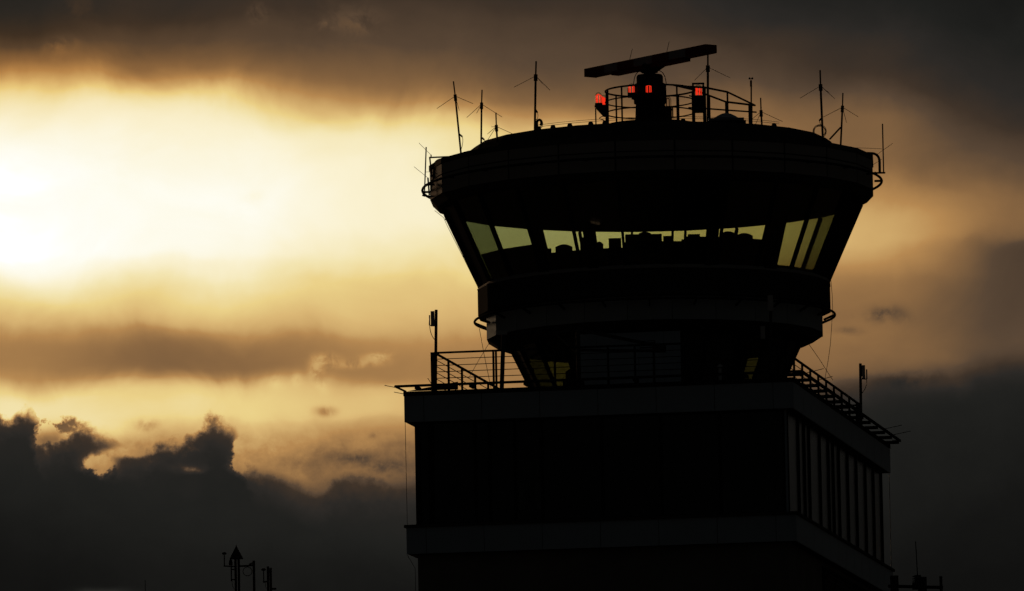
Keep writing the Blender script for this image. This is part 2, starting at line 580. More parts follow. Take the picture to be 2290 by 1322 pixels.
# side windows
tt = [0, .11, .17, .22, .33, .42, .47, .53, .625, .72, .82, .91, 1.0]
ys = [-ID + .1 + (2 * ID - .2) * q for q in tt]
for i, y in enumerate(ys):
    MB().box(IW - .1, IW + .03, y - .06, y + .06, z0, z1, TB).build('mullion', 'frame', tower)
for i in range(len(ys) - 1):
    MB().box(IW - .05, IW - .03, ys[i] + .064, ys[i + 1] - .064, z0 + .02, z1 - .02, TB).build('window_pane', 'facade_glass', tower)
MB().box(IW - .14, IW - .11, -ID + .2, ID - .2, z0, z1, TB).build('side_blind', 'blind', tower)
MB().box(IW - .06, IW - .0, -ID - .03, -ID + .035, z0, z1, TB).build('corner_post', 'cladding', tower)

# roof deck of the shaft
MB().box(-HW + .2, HW - .2, -HD + .2, HD - .2, 30.72, 30.86, TB).build('deck', 'roofing', tower)
DECK = 30.86

# ------------------------------------------------------------------ cab
N24 = 24
PH = ang(0)


def ring(name, prof, matname, cap=False, n=N24):
    return MB().lathe(AX, prof, n, PH, cap).build(name, matname, tower)


def facets(name, parent, R, za, zb, matname, R2=None, gap=.022, th=.03, only=None):
    """24 flat facets between the corners; R at za, R2 at zb"""
    R2 = R if R2 is None else R2
    half = math.pi / N24
    c0, c1 = R * math.cos(half), R2 * math.cos(half)
    w0, w1 = R * math.sin(half) - gap / 2, R2 * math.sin(half) - gap / 2
    L = Vector((0, -(c1 - c0), zb - za)).normalized()
    nrm = Vector((0, -L.z, L.y))
    if nrm.y > 0: nrm = -nrm
    vs = []
    for k in (0, -th):
        for w, c, z, s in ((w0, c0, za, 1), (w1, c1, zb, 1)):
            for sg in (-1, 1): vs.append(Vector((sg * w, -c, z)) + nrm * k)
    me = MB().add(vs, [(0, 1, 3, 2), (5, 4, 6, 7), (0, 4, 5, 1), (2, 3, 7, 6), (0, 2, 6, 4), (1, 5, 7, 3)]).mesh(name, matname)
    out = []
    for i in range(N24):
        if only and i not in only: continue
        out.append(piece(name, me, parent, Matrix.Translation(AX) @ Matrix.Rotation(PH + (i + .5) * 2 * half, 4, 'Z')))
    return out


# equipment storey under the cab: inverted cone of mullions with panels and a few panes
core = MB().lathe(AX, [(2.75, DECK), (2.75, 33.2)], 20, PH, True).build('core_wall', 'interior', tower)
rc = lambda z: 3.50 + (z - 30.75) * .48
glz = {i % 24 for i in (-4, -3, 3, 13, 14, 15, 16, 9)}
glz = {20, 21, 3, 15, 16, 9}
cone = MB().lathe(AX, [(rc(DECK) + .05, DECK), (rc(DECK) + .06, DECK + .12), (rc(DECK) - .1, DECK + .12)], N24, PH, False).build('lower_storey_frame', 'frame', tower)
mu = MB().bar((0, -rc(DECK) - .02, DECK), (0, -rc(33.14) - .02, 33.14), .1, .1, side=(1, 0, 0)).mesh('mullion', 'frame')
for i in range(N24): piece('mullion', mu, cone, Matrix.Translation(AX) @ Matrix.Rotation(PH + R_(15 * i), 4, 'Z'))
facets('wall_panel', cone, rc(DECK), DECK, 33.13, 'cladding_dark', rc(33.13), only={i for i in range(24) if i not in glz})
facets('window_pane', cone, rc(DECK), DECK, 33.13, 'lower_glass', rc(33.13), th=.02, only=glz)
for deg, r, w, zt in ((-38, 3.3, .5, 32.2), (-60, 3.5, .28, 31.6), (48, 3.3, .55, 32.5), (38, 3.4, .3, 31.9)):
    p = ringpt(deg, r, 0)
    MB().lathe((p.x, p.y, 0), [(w, DECK), (w, zt), (w * .6, zt + .12)], 10, 0, True).build('plant_duct', 'equipment', core)
ring('lower_soffit', [(2.5, 33.15), (4.66, 33.135), (5.12, 33.28), (5.43, 33.478)], 'soffit')
lf = ring('lower_fascia', [(5.41, 33.478), (5.41, 34.24), (5.62, 34.25)], 'backing')
facets('panel', lf, 5.455, 33.485, 34.235, 'cab_cladding')
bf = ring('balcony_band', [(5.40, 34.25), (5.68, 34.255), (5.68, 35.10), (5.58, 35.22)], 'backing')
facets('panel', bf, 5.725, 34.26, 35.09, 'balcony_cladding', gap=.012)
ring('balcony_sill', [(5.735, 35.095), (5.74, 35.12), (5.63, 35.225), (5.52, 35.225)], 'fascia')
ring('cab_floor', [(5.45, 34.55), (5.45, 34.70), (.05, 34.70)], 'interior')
# glazing
zs, zh = 35.226, 37.775
rs, rh = 5.64, 6.80
gf = MB().lathe(AX, [(rs - .06, zs - .1), (rs - .02, zs + .09), (rs - .11, zs + .09)], N24, PH, False).build('window_frame', 'frame', tower)
mu = MB().bar((0, -rs, zs), (0, -rh, zh), .065, .14, side=(1, 0, 0)).mesh('mullion', 'frame')
for i in range(N24): piece('mullion', mu, gf, Matrix.Translation(AX) @ Matrix.Rotation(PH + R_(15 * i), 4, 'Z'))
BLANK = {19, 5}
facets('window_pane', gf, rs - .02, zs, zh, 'cab_glass', rh - .02, gap=.06, th=.02, only={i for i in range(24) if i not in BLANK})
facets('blank_panel', gf, rs, zs, zh, 'frame', rh, gap=.05, th=.03, only=BLANK)
rz = lambda z: rs + (z - zs) * (rh - rs) / (zh - zs) - .075
facets('lower_infill', gf, rz(zs + .03), zs + .03, 36.06, 'interior', rz(36.06), gap=.08, th=.03, only={20, 21})
for d, cw in ((-10.8, .34), (27.8, .34), (50.3, .50), (-29.3, .40)):
    MB().bar(ringpt(d, rs - .3, 34.7), ringpt(d, rh - .35, 37.72), cw, .26, side=(ringpt(d, 1, 0) - Vector(AX)).cross(Vector((0, 0, 1)))).build('column', 'interior', tower)
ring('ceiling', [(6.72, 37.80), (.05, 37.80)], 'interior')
ring('upper_soffit', [(6.66, 37.795), (6.83, 37.78), (6.99, 37.83), (7.185, 38.028)], 'soffit')
rf = ring('roof_fascia', [(7.155, 38.03), (7.155, 38.99), (7.10, 39.0)], 'backing')
facets('panel', rf, 7.205, 38.035, 38.62, 'fascia', gap=.06)
facets('panel', rf, 7.205, 38.66, 38.985, 'fascia', gap=.06)
ring('roof_edge', [(7.10, 38.99), (7.23, 38.99), (7.23, 39.15), (7.0, 39.17)], 'cladding_dark')
ring('roof', [(7.02, 39.165), (6.25, 39.22), (6.05, 39.36), (5.88, 39.64), (5.70, 39.77), (5.45, 39.80), (.1, 39.90)], 'roofing')
ZR = 39.82


# ------------------------------------------------------------------ maintenance rails round the cab and along the parapet
def torus(R, z, r, n=96): return MB().tube([ringpt(i * 360 / n, R, z) for i in range(n)], r, 8, closed=True)


def cab_rail(R, Rin, z, zb, r, label, step):
    e = thing('maintenance_rail', (CX, CY, z), label, 'rail', 'maintenance rails round the cab')
    torus(R, z, r).build('rail', 'black_metal', e, True)
    for i in range(0, N24, step):
        d = i * 15 + 7.5
        MB().bar(ringpt(d, R, z), ringpt(d, Rin, zb), .045, .07).build('bracket', 'black_metal', e)


cab_rail(7.43, 7.19, 38.42, 38.42, .042, 'black pipe rail running round the roof fascia of the cab', 1)
cab_rail(5.82, 5.45, 34.11, 33.95, .040, 'black pipe rail running round the lower fascia under the cab windows', 1)

mr = thing('facade_rail', T(0, 0, DECK), 'black rail carried on brackets just outside the parapet of the shaft', 'rail', rz=-YAW)
o = .30
zr = 31.0
MB().bar(T(-HW - .22, -HD - o, zr), T(HW + o, -HD - o, zr), .07, .075).build('rail', 'black_metal', mr)
MB().bar(T(HW + o, -HD - o - .03, zr + .002), T(HW + o, HD + .28, zr + .002), .07, .075).build('rail', 'black_metal', mr)
bfm = MB().box(-.55, .27, -.055, .055, -.07, .03).mesh('bracket', 'black_metal')
for k in range(14):
    b = -HD + .15 + 1.72 * k
    if b < HD + .3: piece('bracket', bfm, mr, TB @ Matrix.Translation((HW, b, zr - .03)))
bff = MB().box(-.05, .05, -.27, .35, -.07, .03).mesh('bracket', 'black_metal')
for k in range(8):
    piece('bracket', bff, mr, TB @ Matrix.Translation((-HW + .45 + 1.72 * k, -HD, zr - .03)))
# outriggers at the ends
MB().tube([T(-HW - .22, -HD - o, zr), T(-HW + .05, -HD + .12, 30.87)], .035, 6).build('end_stay', 'black_metal', mr)
MB().add([T(-HW + .1, -HD + .1, 30.88), T(-HW + 1.7, -HD + .1, 30.88), T(-HW + 1.7, -HD + .1, 31.12), T(-HW + .1, -HD + .15, 30.88), T(-HW + 1.7, -HD + .15, 30.88), T(-HW + 1.7, -HD + .15, 31.12)],
         [(0, 1, 2), (5, 4, 3), (0, 3, 4, 1), (1, 4, 5, 2), (2, 5, 3, 0)]).build('wind_plate', 'black_metal', mr)
MB().tube([T(HW + .05, HD + .28, zr), T(HW + o, HD + .28, zr)], .03, 6).build('end_stay', 'black_metal', mr)
for p, q, Yd in (((860, 862), (893, 868.5), 276.5), ((881, 877), (908, 882), 276.6), ((956, 845), (967, 862), 278.2)):
    MB().tube([at(*p, Yd), at(*q, Yd)], .011, 5).build('spike_rod', 'black_metal', mr)
for p, q, Yd in (((2017, 951), (1975, 960), 295.5), ((2037, 964), (1994, 973.5), 297.6), ((1842, 824.5), (1797, 836), 279), ((1862, 842), (1820, 853), 281.0)):
    MB().tube([at(*p, Yd), at(*q, Yd)], .011, 5).build('spike_rod', 'black_metal', mr)

# ------------------------------------------------------------------ railing of the shaft's roof deck
RL = thing('deck_railing', T(0, 0, DECK), 'black steel railing with wire rails round the roof deck under the cab', 'railing', rz=-YAW)
ra, rb, rz_ = HW - .85, HD - .85, 32.13


def rail_run(p, q, ts, w, r_top, wires, flat):
    (a0, b0), (a1, b1) = p, q
    MB().tube([T(a0, b0, rz_), T(a1, b1, rz_)], r_top, 6).build('top_rail', 'black_metal', RL)
    for z in wires:
        MB().tube([T(a0, b0, z), T(a1, b1, z)], .013, 5).build('wire_rail', 'black_metal', RL)
    for s in ts:
        a, b = a0 + (a1 - a0) * s, b0 + (b1 - b0) * s
        MB().box(a - (w if not flat else .03), a + (w if not flat else .03), b - .03, b + .03, DECK, rz_, TB).build('post', 'black_metal', RL)


wires = [31.93, 31.73, 31.53, 31.33, 31.13]
rail_run((-ra, -rb), (ra, -rb), [.0, .176, .184, .36, .52, .60, .76, .92, 1.0], .03, .033, wires, True)
rail_run((ra, -rb), (ra, rb), [k * 1.79 / (2 * rb) for k in range(1, 12)] + [1.0], .033, .045, wires, False)
rail_run((-ra, -rb), (-ra, rb), [k * 2.33 / (2 * rb) for k in range(1, 9)] + [1.0], .033, .045, wires, False)
rail_run((-ra, rb), (ra, rb), [.25, .5, .75], .03, .033, wires, True)
for a, b in ((-ra, -rb), (ra, rb)):
    for d in (-.09, .0):
        MB().box(a + d - .04, a + d + .05, b - .04, b + .05, DECK, 32.15 if d else 32.13, TB).build('corner_post', 'black_metal', RL)


# ------------------------------------------------------------------ masts with panel antennas on the deck
def panel_mast(base, top, panels, rods, cable, label, r=.047):
    e = thing('antenna_mast', base, label, 'mast', 'panel antenna masts on the tower deck')
    MB().tube([base, top], r, 10).build('pole', 'steel', e, True)
    for c, w, d, h in panels:
        c = Vector(c)
        MB().box(c.x - w / 2, c.x + w / 2, c.y - d / 2, c.y + d / 2, c.z - h / 2, c.z + h / 2).build('antenna_panel', 'plastic_grey', e)
    for p, q in rods:
        MB().tube([p, q], .022, 8).build('antenna_rod', 'plastic_grey', e, True)
        MB().bar(q, Vector((base[0] + (Vector(q).x - base[0]) * .2, Vector(q).y, Vector(q).z + .01)), .03).build('arm', 'steel', e)
    if cable: MB().tube(cable, .012, 5).build('cable', 'cable', e)
    return e


def bez(p0, p1, p2, n=10):
    p0, p1, p2 = Vector(p0), Vector(p1), Vector(p2)
    return [p0 * (1 - k / n) ** 2 + p1 * (2 * k / n * (1 - k / n)) + p2 * (k / n) ** 2 for k in range(n + 1)]


b = T(-ra + .0, -rb, DECK)
Yd = b.y
tp = at(975.5, 693, Yd)
panel_mast(b, tp, [(at(967.5, 713, Yd), .12, .10, .47)], [(at(960.5, 705, Yd), at(960.5, 728, Yd))],
           bez(at(961, 729, Yd), at(962, 750, Yd), at(974, 762, Yd)), 'grey panel antenna mast at the deck railing corner towards the sun glow')
b = T(ra, rb, DECK)
Yd = b.y
tp = at(1924, 813, Yd)
panel_mast(b, tp, [(at(1931, 832, Yd), .11, .10, .45)], [(at(1938, 826, Yd), at(1938.5, 848, Yd))],
           bez(at(1938, 849, Yd), at(1940, 865, Yd), at(1927, 880, Yd)), 'panel antenna mast at the deck corner beside the far end of the facade rail')
b = T(ra, -rb, DECK)
Yd = b.y
panel_mast(b, at(1724.5, 658, Yd), [(at(1723, 678, Yd - .12), .17, .10, .48), (at(1706, 744, Yd - .1), .14, .1, .40)], [], None,
           'panel antenna mast on the deck corner above the side windows, before the cab')
b = T(-3.17, -rb - .02, DECK)
panel_mast(b, at(1126, 748, b.y), [(at(1121.5, 744.5, b.y), .36, .14, .12)], [], None, 'short thick post with a flat box on top beside the railing gate', .068)

# ------------------------------------------------------------------ stair house, crane and small things on the deck
sh = thing('stair_house', T(0, -4.2, DECK), 'pale flat-fronted stair house under the cab, behind the deck railing', 'stair house', rz=-YAW)
MB().box(-1.66, 1.66, -4.97, -3.2, DECK, 33.14, TB).build('wall', 'backing', sh)
for a0, a1 in ((-1.66, -1.04), (-1.03, .3), (.31, 1.12), (1.13, 1.66)):
    MB().box(a0, a1, -5.0, -4.972, DECK + .02, 33.13, TB).build('panel', 'cladding', sh)
v = MB()
v.box(.36, .86, -5.03, -5.002, 32.55, 32.85, TB)
vent = v.build('vent', 'black_metal', sh)
for k in range(4): MB().box(.38, .84, -5.05, -5.032, 32.57 + .075 * k, 32.60 + .075 * k, TB).build('vent_slat', 'cladding', vent)

Yd = 278.4
cb = at(1294, 800, Yd)
cr_ = thing('davit_crane', (cb.x, cb.y, DECK), 'dark davit crane with a sloping jib folded in front of the stair house', 'crane')
MB().tube([(cb.x, cb.y, DECK), at(1292, 738, Yd)], .07, 8).build('mast', 'steel', cr_, True)
MB().bar(at(1288, 736, Yd), at(1482, 776, Yd), .09, .1).build('jib', 'steel', cr_)
MB().bar(at(1294, 783, Yd), at(1478, 785, Yd), .08, .08).build('boom', 'steel', cr_)
MB().bar(at(1240, 744, Yd), at(1292, 738, Yd), .05, .05).build('tail', 'steel', cr_)
MB().bar(at(1242, 745, Yd), at(1290, 790, Yd), .05, .05).build('stay', 'steel', cr_)
MB().box(*[v for p in zip(at(1466, 788, Yd) - Vector((.1, .1, .0)), at(1482, 772, Yd) + Vector((.1, .1, .0))) for v in p]).build('head', 'steel', cr_)
MB().tube([at(1462, 785, Yd), (at(1462, 785, Yd).x, Yd, DECK)], .04, 6).build('support', 'steel', cr_)

Yd = 278.6
p = at(1268, 857, Yd)
fl = thing('floodlight', (p.x, p.y, DECK), 'small black floodlight on a stub behind the parapet, below the crane', 'floodlight')
MB().tube([(p.x, p.y, DECK), p], .03, 6).build('stub', 'black_metal', fl)
MB().bar(at(1259, 857, Yd), at(1277, 857, Yd), .14, .15).build('lamp_head', 'black_metal', fl)
p = at(1610, 822, 279.2)
vp = thing('vent_pipe', (p.x, p.y, DECK), 'short grey capped vent pipe standing on the deck by the railing', 'vent pipe')
MB().tube([(p.x, p.y, DECK), p], .05, 10).build('pipe', 'plastic_grey', vp, True)
MB().lathe((p.x, p.y, p.z), [(.09, 0), (.09, .05), (.02, .1)], 12).build('cap', 'plastic_grey', vp)
# ------------------------------------------------------------------ control desks and screens inside the cab
def screen(px0, px1, pyt, Yd, label, hump=None, tilt=0.0, curved=False):
    """a screen or set standing on the front desk; its top is at photo height pyt"""
    a, b_ = at(px0, pyt, Yd), at(px1, pyt, Yd)
    base = Vector(((a.x + b_.x) / 2, Yd, DESK))
    e = thing('console_screen', base, label, 'screen', 'screens on the cab desks')
    w = b_.x - a.x
    zt = (a.z + b_.z) / 2
    g = MB()
    if curved:
        n = 8
        pr = [(-w / 2, .12)] + [(-w / 2 + w * k / n, zt - DESK - .09 * (2 * k / n - 1) ** 2) for k in range(n + 1)] + [(w / 2, .12)]
        vs = [Vector((base.x + x, Yd + d, DESK + z)) for d in (-.2, .15) for x, z in pr]
        k = len(pr)
        g.add(vs, [tuple(range(k)), tuple(reversed(range(k, 2 * k)))] + [(j, j + k, (j + 1) % k + k, (j + 1) % k) for j in range(k)])
    else:
        Tm = Matrix.Translation(base) @ Matrix.Rotation(tilt, 4, 'Y')
        g.box(-w / 2, w / 2, -.04, .05, .06, zt - DESK, Tm)
    hd = g.build('housing', 'equipment', e)
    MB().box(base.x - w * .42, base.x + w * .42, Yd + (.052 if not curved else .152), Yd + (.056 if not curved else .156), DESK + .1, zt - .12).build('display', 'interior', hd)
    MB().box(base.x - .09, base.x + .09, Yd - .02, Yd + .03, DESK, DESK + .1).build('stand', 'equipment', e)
    if hump: MB().lathe((at(hump, pyt, Yd).x, Yd, zt - .02), [(.20, 0), (.19, .05), (.1, .085)], 12).build('hood', 'equipment', e)
    return e


DESK = 35.66
for i, (d0, d1) in enumerate(((-37, -2), (-1.5, 20), (20.5, 52))):
    nm = ('control desk carrying the round-topped screen, at its end towards the sun glow', 'long dark control desk carrying the widest console screen', 'control desk carrying the large round-backed console set')[i]
    c0 = ringpt((d0 + d1) / 2, 4.7, 34.7)
    e = thing('control_desk', c0, nm, 'desk', 'control desks in the cab')
    for nme, ri, ro, za, zb, mt_ in (('desk_hutch', 5.0, 5.2, DESK + .002, (35.84, 36.0, 36.15)[i], 'interior'), ('desk_top', 4.2, 5.25, DESK - .06, DESK, 'equipment'), ('desk_body', 4.7, 5.2, 34.7, DESK - .06, 'interior')):
        k = 10
        vs = [ringpt(d0 + (d1 - d0) * j / k, r, z) for z in (za, zb) for r in (ri, ro) for j in range(k + 1)]
        q = k + 1
        fs = []
        for j in range(k):
            fs += [(j, j + 1, q + j + 1, q + j), (2 * q + j, 3 * q + j, 3 * q + j + 1, 2 * q + j + 1), (j, 2 * q + j, 2 * q + j + 1, j + 1), (q + j, q + j + 1, 3 * q + j + 1, 3 * q + j)]
        fs += [(0, q, 3 * q, 2 * q), (k, 2 * q + k, 3 * q + k, q + k)]
        MB().add(vs, fs).build(nme, mt_, e)
screen(1242, 1280, 548, 282.9, 'round-topped console screen behind the third cab window from the sun glow', curved=True)
screen(1222, 1233, 556, 282.9, 'narrow low console set beside the round-topped screen')
screen(1297, 1333, 531, 282.6, 'tall console screen against the thick cab column', None)
screen(1331, 1349, 542, 282.5, 'small rounded console set next to the tall screen', curved=True)
screen(1361, 1389, 533, 282.5, 'square console screen between the tall screen and the widest one')
screen(1398, 1480, 524, 282.5, 'widest console screen, with a hood on top, in the middle of the cab', hump=1442)
screen(1483, 1506, 528, 282.5, 'console screen beside the widest one, next to a mullion')
screen(1513, 1531, 536, 282.5, 'tilted slim console screen leaning towards the middle of the cab', tilt=.35)
screen(1538, 1565, 524, 282.6, 'square console screen beyond the tilted slim one')
screen(1564, 1600, 530, 282.6, 'low broad console screen touching the thick cab column')
screen(1610, 1646, 519, 282.9, 'large round-backed console set behind the paired side windows', curved=True)
screen(1644, 1683, 523, 283.1, 'round-topped console set beside the large round-backed one', curved=True)
screen(1672, 1694, 535, 283.3, 'last low console set at the end of the cab desk')
# ------------------------------------------------------------------ radar platform, railing and radar on the roof
PZ = 40.42                                                   # platform floor
TOPZ = 41.55
rp = thing('radar_platform', (CX, CY, ZR), 'low round steel platform with a pointed landing under the radar', 'platform')
MB().lathe((CX, CY, 0), [(1.5, PZ - .12), (1.5, PZ)], 32, 0, True).build('floor_plate', 'roofing', rp)
land = [(.9, -1.1), (1.8, -.55), (2.55, .62), (3.5, 3.95), (2.55, 3.05), (1.4, .1)]
k = len(land)
MB().add([(CX + x, CY + y, z) for z in (PZ - .1, PZ - .01) for x, y in land],
         [tuple(reversed(range(k))), tuple(range(k, 2 * k))] + [(i, (i + 1) % k, (i + 1) % k + k, i + k) for i in range(k)]).build('landing', 'roofing', rp)
for x, y in ((-1.2, 0), (0, -1.2), (0, 1.2), (1.2, 0), (2.5, 1.2), (2.9, 2.9)):
    MB().tube([(CX + x, CY + y, ZR - .05), (CX + x, CY + y, PZ - .1)], .06, 8).build('leg', 'steel', rp)

rr = thing('roof_railing', (CX, CY, PZ), 'thin black pipe railing circling the radar drum and its pointed landing', 'railing')
for z in (TOPZ, TOPZ - .36, TOPZ - .72):
    MB().tube([(CX + 1.45 * math.sin(2 * math.pi * j / 48), CY - 1.45 * math.cos(2 * math.pi * j / 48), z) for j in range(48)], .03 if z == TOPZ else .022, 6, closed=True).build('ring_rail', 'black_metal', rr, True)
for px_, far in ((1357, 0), (1377, 1), (1388, 0), (1512, 0), (1518, 1), (1549, 1)):
    x = (px_ - 1453) * .01435
    y = math.sqrt(max(1.45 ** 2 - x * x, 0)) * (1 if far else -1)
    MB().tube([(CX + x, CY + y, PZ - .02), (CX + x, CY + y, TOPZ)], .028, 6).build('post', 'black_metal', rr)
LA = [(.72, -1.26), (1.42, -.02), (2.52, 3.0), (3.5, 3.97)]
LB = [(1.21, -.79), (1.77, -.5), (2.52, .65), (3.5, 3.97)]
for path in (LA, LB):
    MB().tube([(CX + x, CY + y, TOPZ) for x, y in path], .034, 6).build('landing_rail', 'black_metal', rr)
MB().tube([at(1540, 241, CY - .8), at(1580, 243, CY - .4), at(1626, 246.5, CY + .7), at(1691, 251, CY + 3.9)], .026, 6).build('landing_rail', 'black_metal', rr)
for x, y in (LA[1], LB[1], LA[2], LB[2], (1.95, 1.45), (3.3, 3.7)):
    MB().tube([(CX + x, CY + y, PZ - .05), (CX + x, CY + y, TOPZ)], .03, 6).build('post', 'black_metal', rr)

rad = thing('radar_antenna', (CX, CY, PZ), 'long tilted-looking radar beam with red and white bands on a round drum', 'radar')
MB().lathe((CX, CY, 0), [(.56, PZ), (.56, 40.5), (.50, 40.56), (.47, 41.1), (.53, 41.14), (.53, 41.62), (.50, 41.66), (.50, 41.76), (.43, 41.80), (.43, 42.0), (.40, 42.06), (.22, 42.09)], 28).build('drum', 'black_metal', rad, True)
MB().lathe((CX, CY, 0), [(.18, 42.08), (.18, 42.13), (.27, 42.14), (.27, 42.2), (.17, 42.22), (.17, 42.3), (.24, 42.31), (.24, 42.42)], 20).build('neck', 'black_metal', rad, True)
for sg in (-1, 1):
    MB().tube(bez((CX + sg * .2, CY - .1, 42.18), (CX + sg * .5, CY - .12, 42.24), (CX + sg * .53, CY - .1, 41.72), 10), .014, 5).build('hose', 'cable', rad)
for k in range(10):
    a = 2 * math.pi * k / 10
    MB().lathe((CX + .52 * math.sin(a), CY - .52 * math.cos(a), 41.67), [(.035, 0), (.035, .06)], 8).build('bolt', 'black_metal', rad)
# the beam: level, its right end swung towards the viewer
BD = Vector((.60, -.80, 0)).normalized()
BS = Vector((BD.y, -BD.x, 0))
BL, BZ = 6.45, 42.52
BT = Matrix((BD, BS, Vector((0, 0, 1)))).transposed().to_4x4()
BT.translation = Vector((CX + .02, CY, BZ))
segs = [-.5, -.335, -.225, -.09, .06, .2, .335, .5]
beam = MB().box(-BL / 2 + .02, BL / 2 - .02, -.2, .2, -.11, .11, BT).build('beam', 'backing', rad)
for i in range(7):
    MB().box(BL * segs[i], BL * segs[i + 1] - .006, -.23, .23, -.135, .13, BT).build('painted_section', 'red_paint' if i % 2 == 0 else 'white_paint', beam)
MB().box(-BL * .29, BL * .30, -.15, .15, -.245, -.137, BT).build('feed_box', 'red_paint', beam)
MB().box(-BL * .5 - .012, -BL * .5 - .002, -.2, .2, -.11, .11, BT).build('end_plate', 'black_metal', beam)
MB().add([BT @ Vector(p) for p in ((-.62, -.14, -.25), (.62, -.14, -.25), (.62, .14, -.25), (-.62, .14, -.25), (-.24, -.14, -.36), (.24, -.14, -.36), (.24, .14, -.36), (-.24, .14, -.36))],
         [(0, 1, 2, 3), (7, 6, 5, 4), (0, 4, 5, 1), (1, 5, 6, 2), (2, 6, 7, 3), (3, 7, 4, 0)]).build('saddle', 'black_metal', rad)
for s, tip in ((-.17, (.33, .36)), (.135, (.36, .4))):
    p = BT @ Vector((BL * s, 0, .13))
    MB().tube([p, p + Vector((.10, 0, .40))], .009, 5).build('lightning_rod', 'black_metal', beam)


# ------------------------------------------------------------------ obstruction lights
def obstruction(base, w, h, label, lit=True, turn=0.0, group='obstruction lights round the radar'):
    """glass dome on a squat base with a folded neon tube inside"""
    bx0 = Vector(base)
    e = thing('obstruction_light', bx0, label, 'warning light', group)
    MB().lathe(bx0, [(w * .62, 0), (w * .62, .05), (w * .56, .06), (w * .56, .13)], 16).build('base', 'black_metal', e, True)
    pr = [(w * .5, .13), (w * .5, .13 + h * .62)] + [(w * .5 * math.cos(k * math.pi / 12), .13 + h * .62 + h * .38 * math.sin(k * math.pi / 12)) for k in range(1, 6)] + [(.004, .13 + h)]
    MB().lathe(bx0, pr, 20, 0, False).build('glass_dome', 'lamp_glass', e, True)
    tr = .015
    for q, (ox, oy) in enumerate(((-.3, -.1), (0, .12), (.3, -.1))):
        if not lit and q != 1: continue
        hw_ = w * (.12 if q != 1 else .2)
        top = .13 + h * (.72 if q != 1 else .82)
        c0 = bx0 + Vector((w * ox * math.cos(turn) - w * oy * math.sin(turn), w * ox * math.sin(turn) + w * oy * math.cos(turn), 0))
        sd_ = Vector((math.cos(turn), math.sin(turn), 0))
        pts = [c0 - sd_ * hw_ + Vector((0, 0, .15))] + [c0 + sd_ * (hw_ * -math.cos(k * math.pi / 8)) + Vector((0, 0, top - hw_ + hw_ * math.sin(k * math.pi / 8))) for k in range(9)] + [c0 + sd_ * hw_ + Vector((0, 0, .15))]
        MB().tube(pts, tr, 7).build('neon_tube', 'neon_red' if lit else 'copper_wire', e, True)
    return e


def lamp_at(px_, py_bot, Yd): return at(px_, py_bot + 9, Yd)


Yl = CY - .02
p = lamp_at(1339, 231, Yl)
obstruction(p, .22, .36, 'red neon warning light on the outrigger box, hanging outside the ring railing', turn=.3)
p2 = lamp_at(1350, 235, Yl + .35)
obstruction(p2, .20, .33, 'red neon warning light half hidden behind the outrigger lamp', turn=1.2)
ob = thing('lamp_bracket', (p.x, Yl, ZR), 'black wedge-shaped outrigger box on a thin pole carrying two warning lights', 'bracket')
MB().add([at(1329, 236, Yl - .15), at(1357, 238, Yl - .15), at(1357, 262, Yl - .15), at(1350, 262, Yl - .15), at(1335, 246, Yl - .15),
          at(1329, 236, Yl + .5), at(1357, 238, Yl + .5), at(1357, 262, Yl + .5), at(1350, 262, Yl + .5), at(1335, 246, Yl + .5)],
         [(0, 4, 3, 2, 1), (5, 6, 7, 8, 9), (0, 1, 6, 5), (1, 2, 7, 6), (2, 3, 8, 7), (3, 4, 9, 8), (4, 0, 5, 9)]).build('box', 'black_metal', ob)
pp = at(1332, 242, Yl)
MB().tube([(pp.x, Yl, ZR - .03), pp], .022, 6).build('pole', 'black_metal', ob)
MB().tube(bez(at(1349, 260, Yl), at(1336, 264, Yl), at(1344, 267, Yl)) + bez(at(1344, 267, Yl), at(1352, 268, Yl), at(1354, 274, Yl)), .014, 5).build('cable', 'cable', ob)
MB().bar(at(1357, 205, Yl), at(1357, 280, Yl), .09, .09).build('side_post', 'black_metal', ob)

Yl = CY - .35
p = lamp_at(1412.5, 208, Yl)
obstruction(p, .21, .31, 'red neon warning light on the side bracket of the radar drum')
br = thing('lamp_bracket', (p.x, Yl, p.z - .2), 'small black shelf bracket on the radar drum under a warning light', 'bracket')
MB().bar(at(1404, 214.5, Yl), at(1424, 214.5, Yl), .26, .1).build('shelf', 'black_metal', br)
MB().bar(at(1404.5, 197, Yl), at(1404.5, 214, Yl), .03, .03).build('guard', 'black_metal', br)
MB().bar(at(1413, 219, Yl), at(1424, 223, Yl), .1, .08).build('strut', 'black_metal', br)
Yl = CY - .78
p = lamp_at(1451, 208, Yl)
obstruction(p, .19, .31, 'red neon warning light in front of the middle of the radar drum')
br = thing('lamp_bracket', (p.x, Yl, p.z - .1), 'short black arm on the front of the radar drum', 'bracket')
MB().box(p.x - .09, p.x + .09, Yl - .1, CY - .5, p.z - .09, p.z - .004).build('shelf', 'black_metal', br)
MB().box(p.x - .03, p.x + .03, Yl + .05, CY - .47, p.z - .25, p.z - .092).build('strut', 'black_metal', br)
Yl = CY + .2
p = lamp_at(1494, 238, Yl - .5)
obstruction(p, .22, .33, 'unlit clear glass warning light beside the radar drum', lit=False)
br = thing('lamp_bracket', (p.x, p.y, PZ), 'black box stand under the unlit clear lamp', 'bracket')
MB().box(p.x - .12, p.x + .12, p.y - .12, p.y + .12, PZ, p.z - .004).build('stand', 'black_metal', br)
MB().box(p.x + .13, p.x + .17, p.y - .03, p.y + .03, p.z - .25, p.z + .12).build('guard', 'black_metal', br)
Yl = CY - .1
p = lamp_at(1562, 214, Yl)
obstruction(p, .24, .36, 'red neon warning light caged between posts at the landing of the railing', turn=.5)
br = thing('lamp_bracket', (p.x, Yl, PZ), 'black cage and box carrying a warning light at the railing landing', 'bracket')
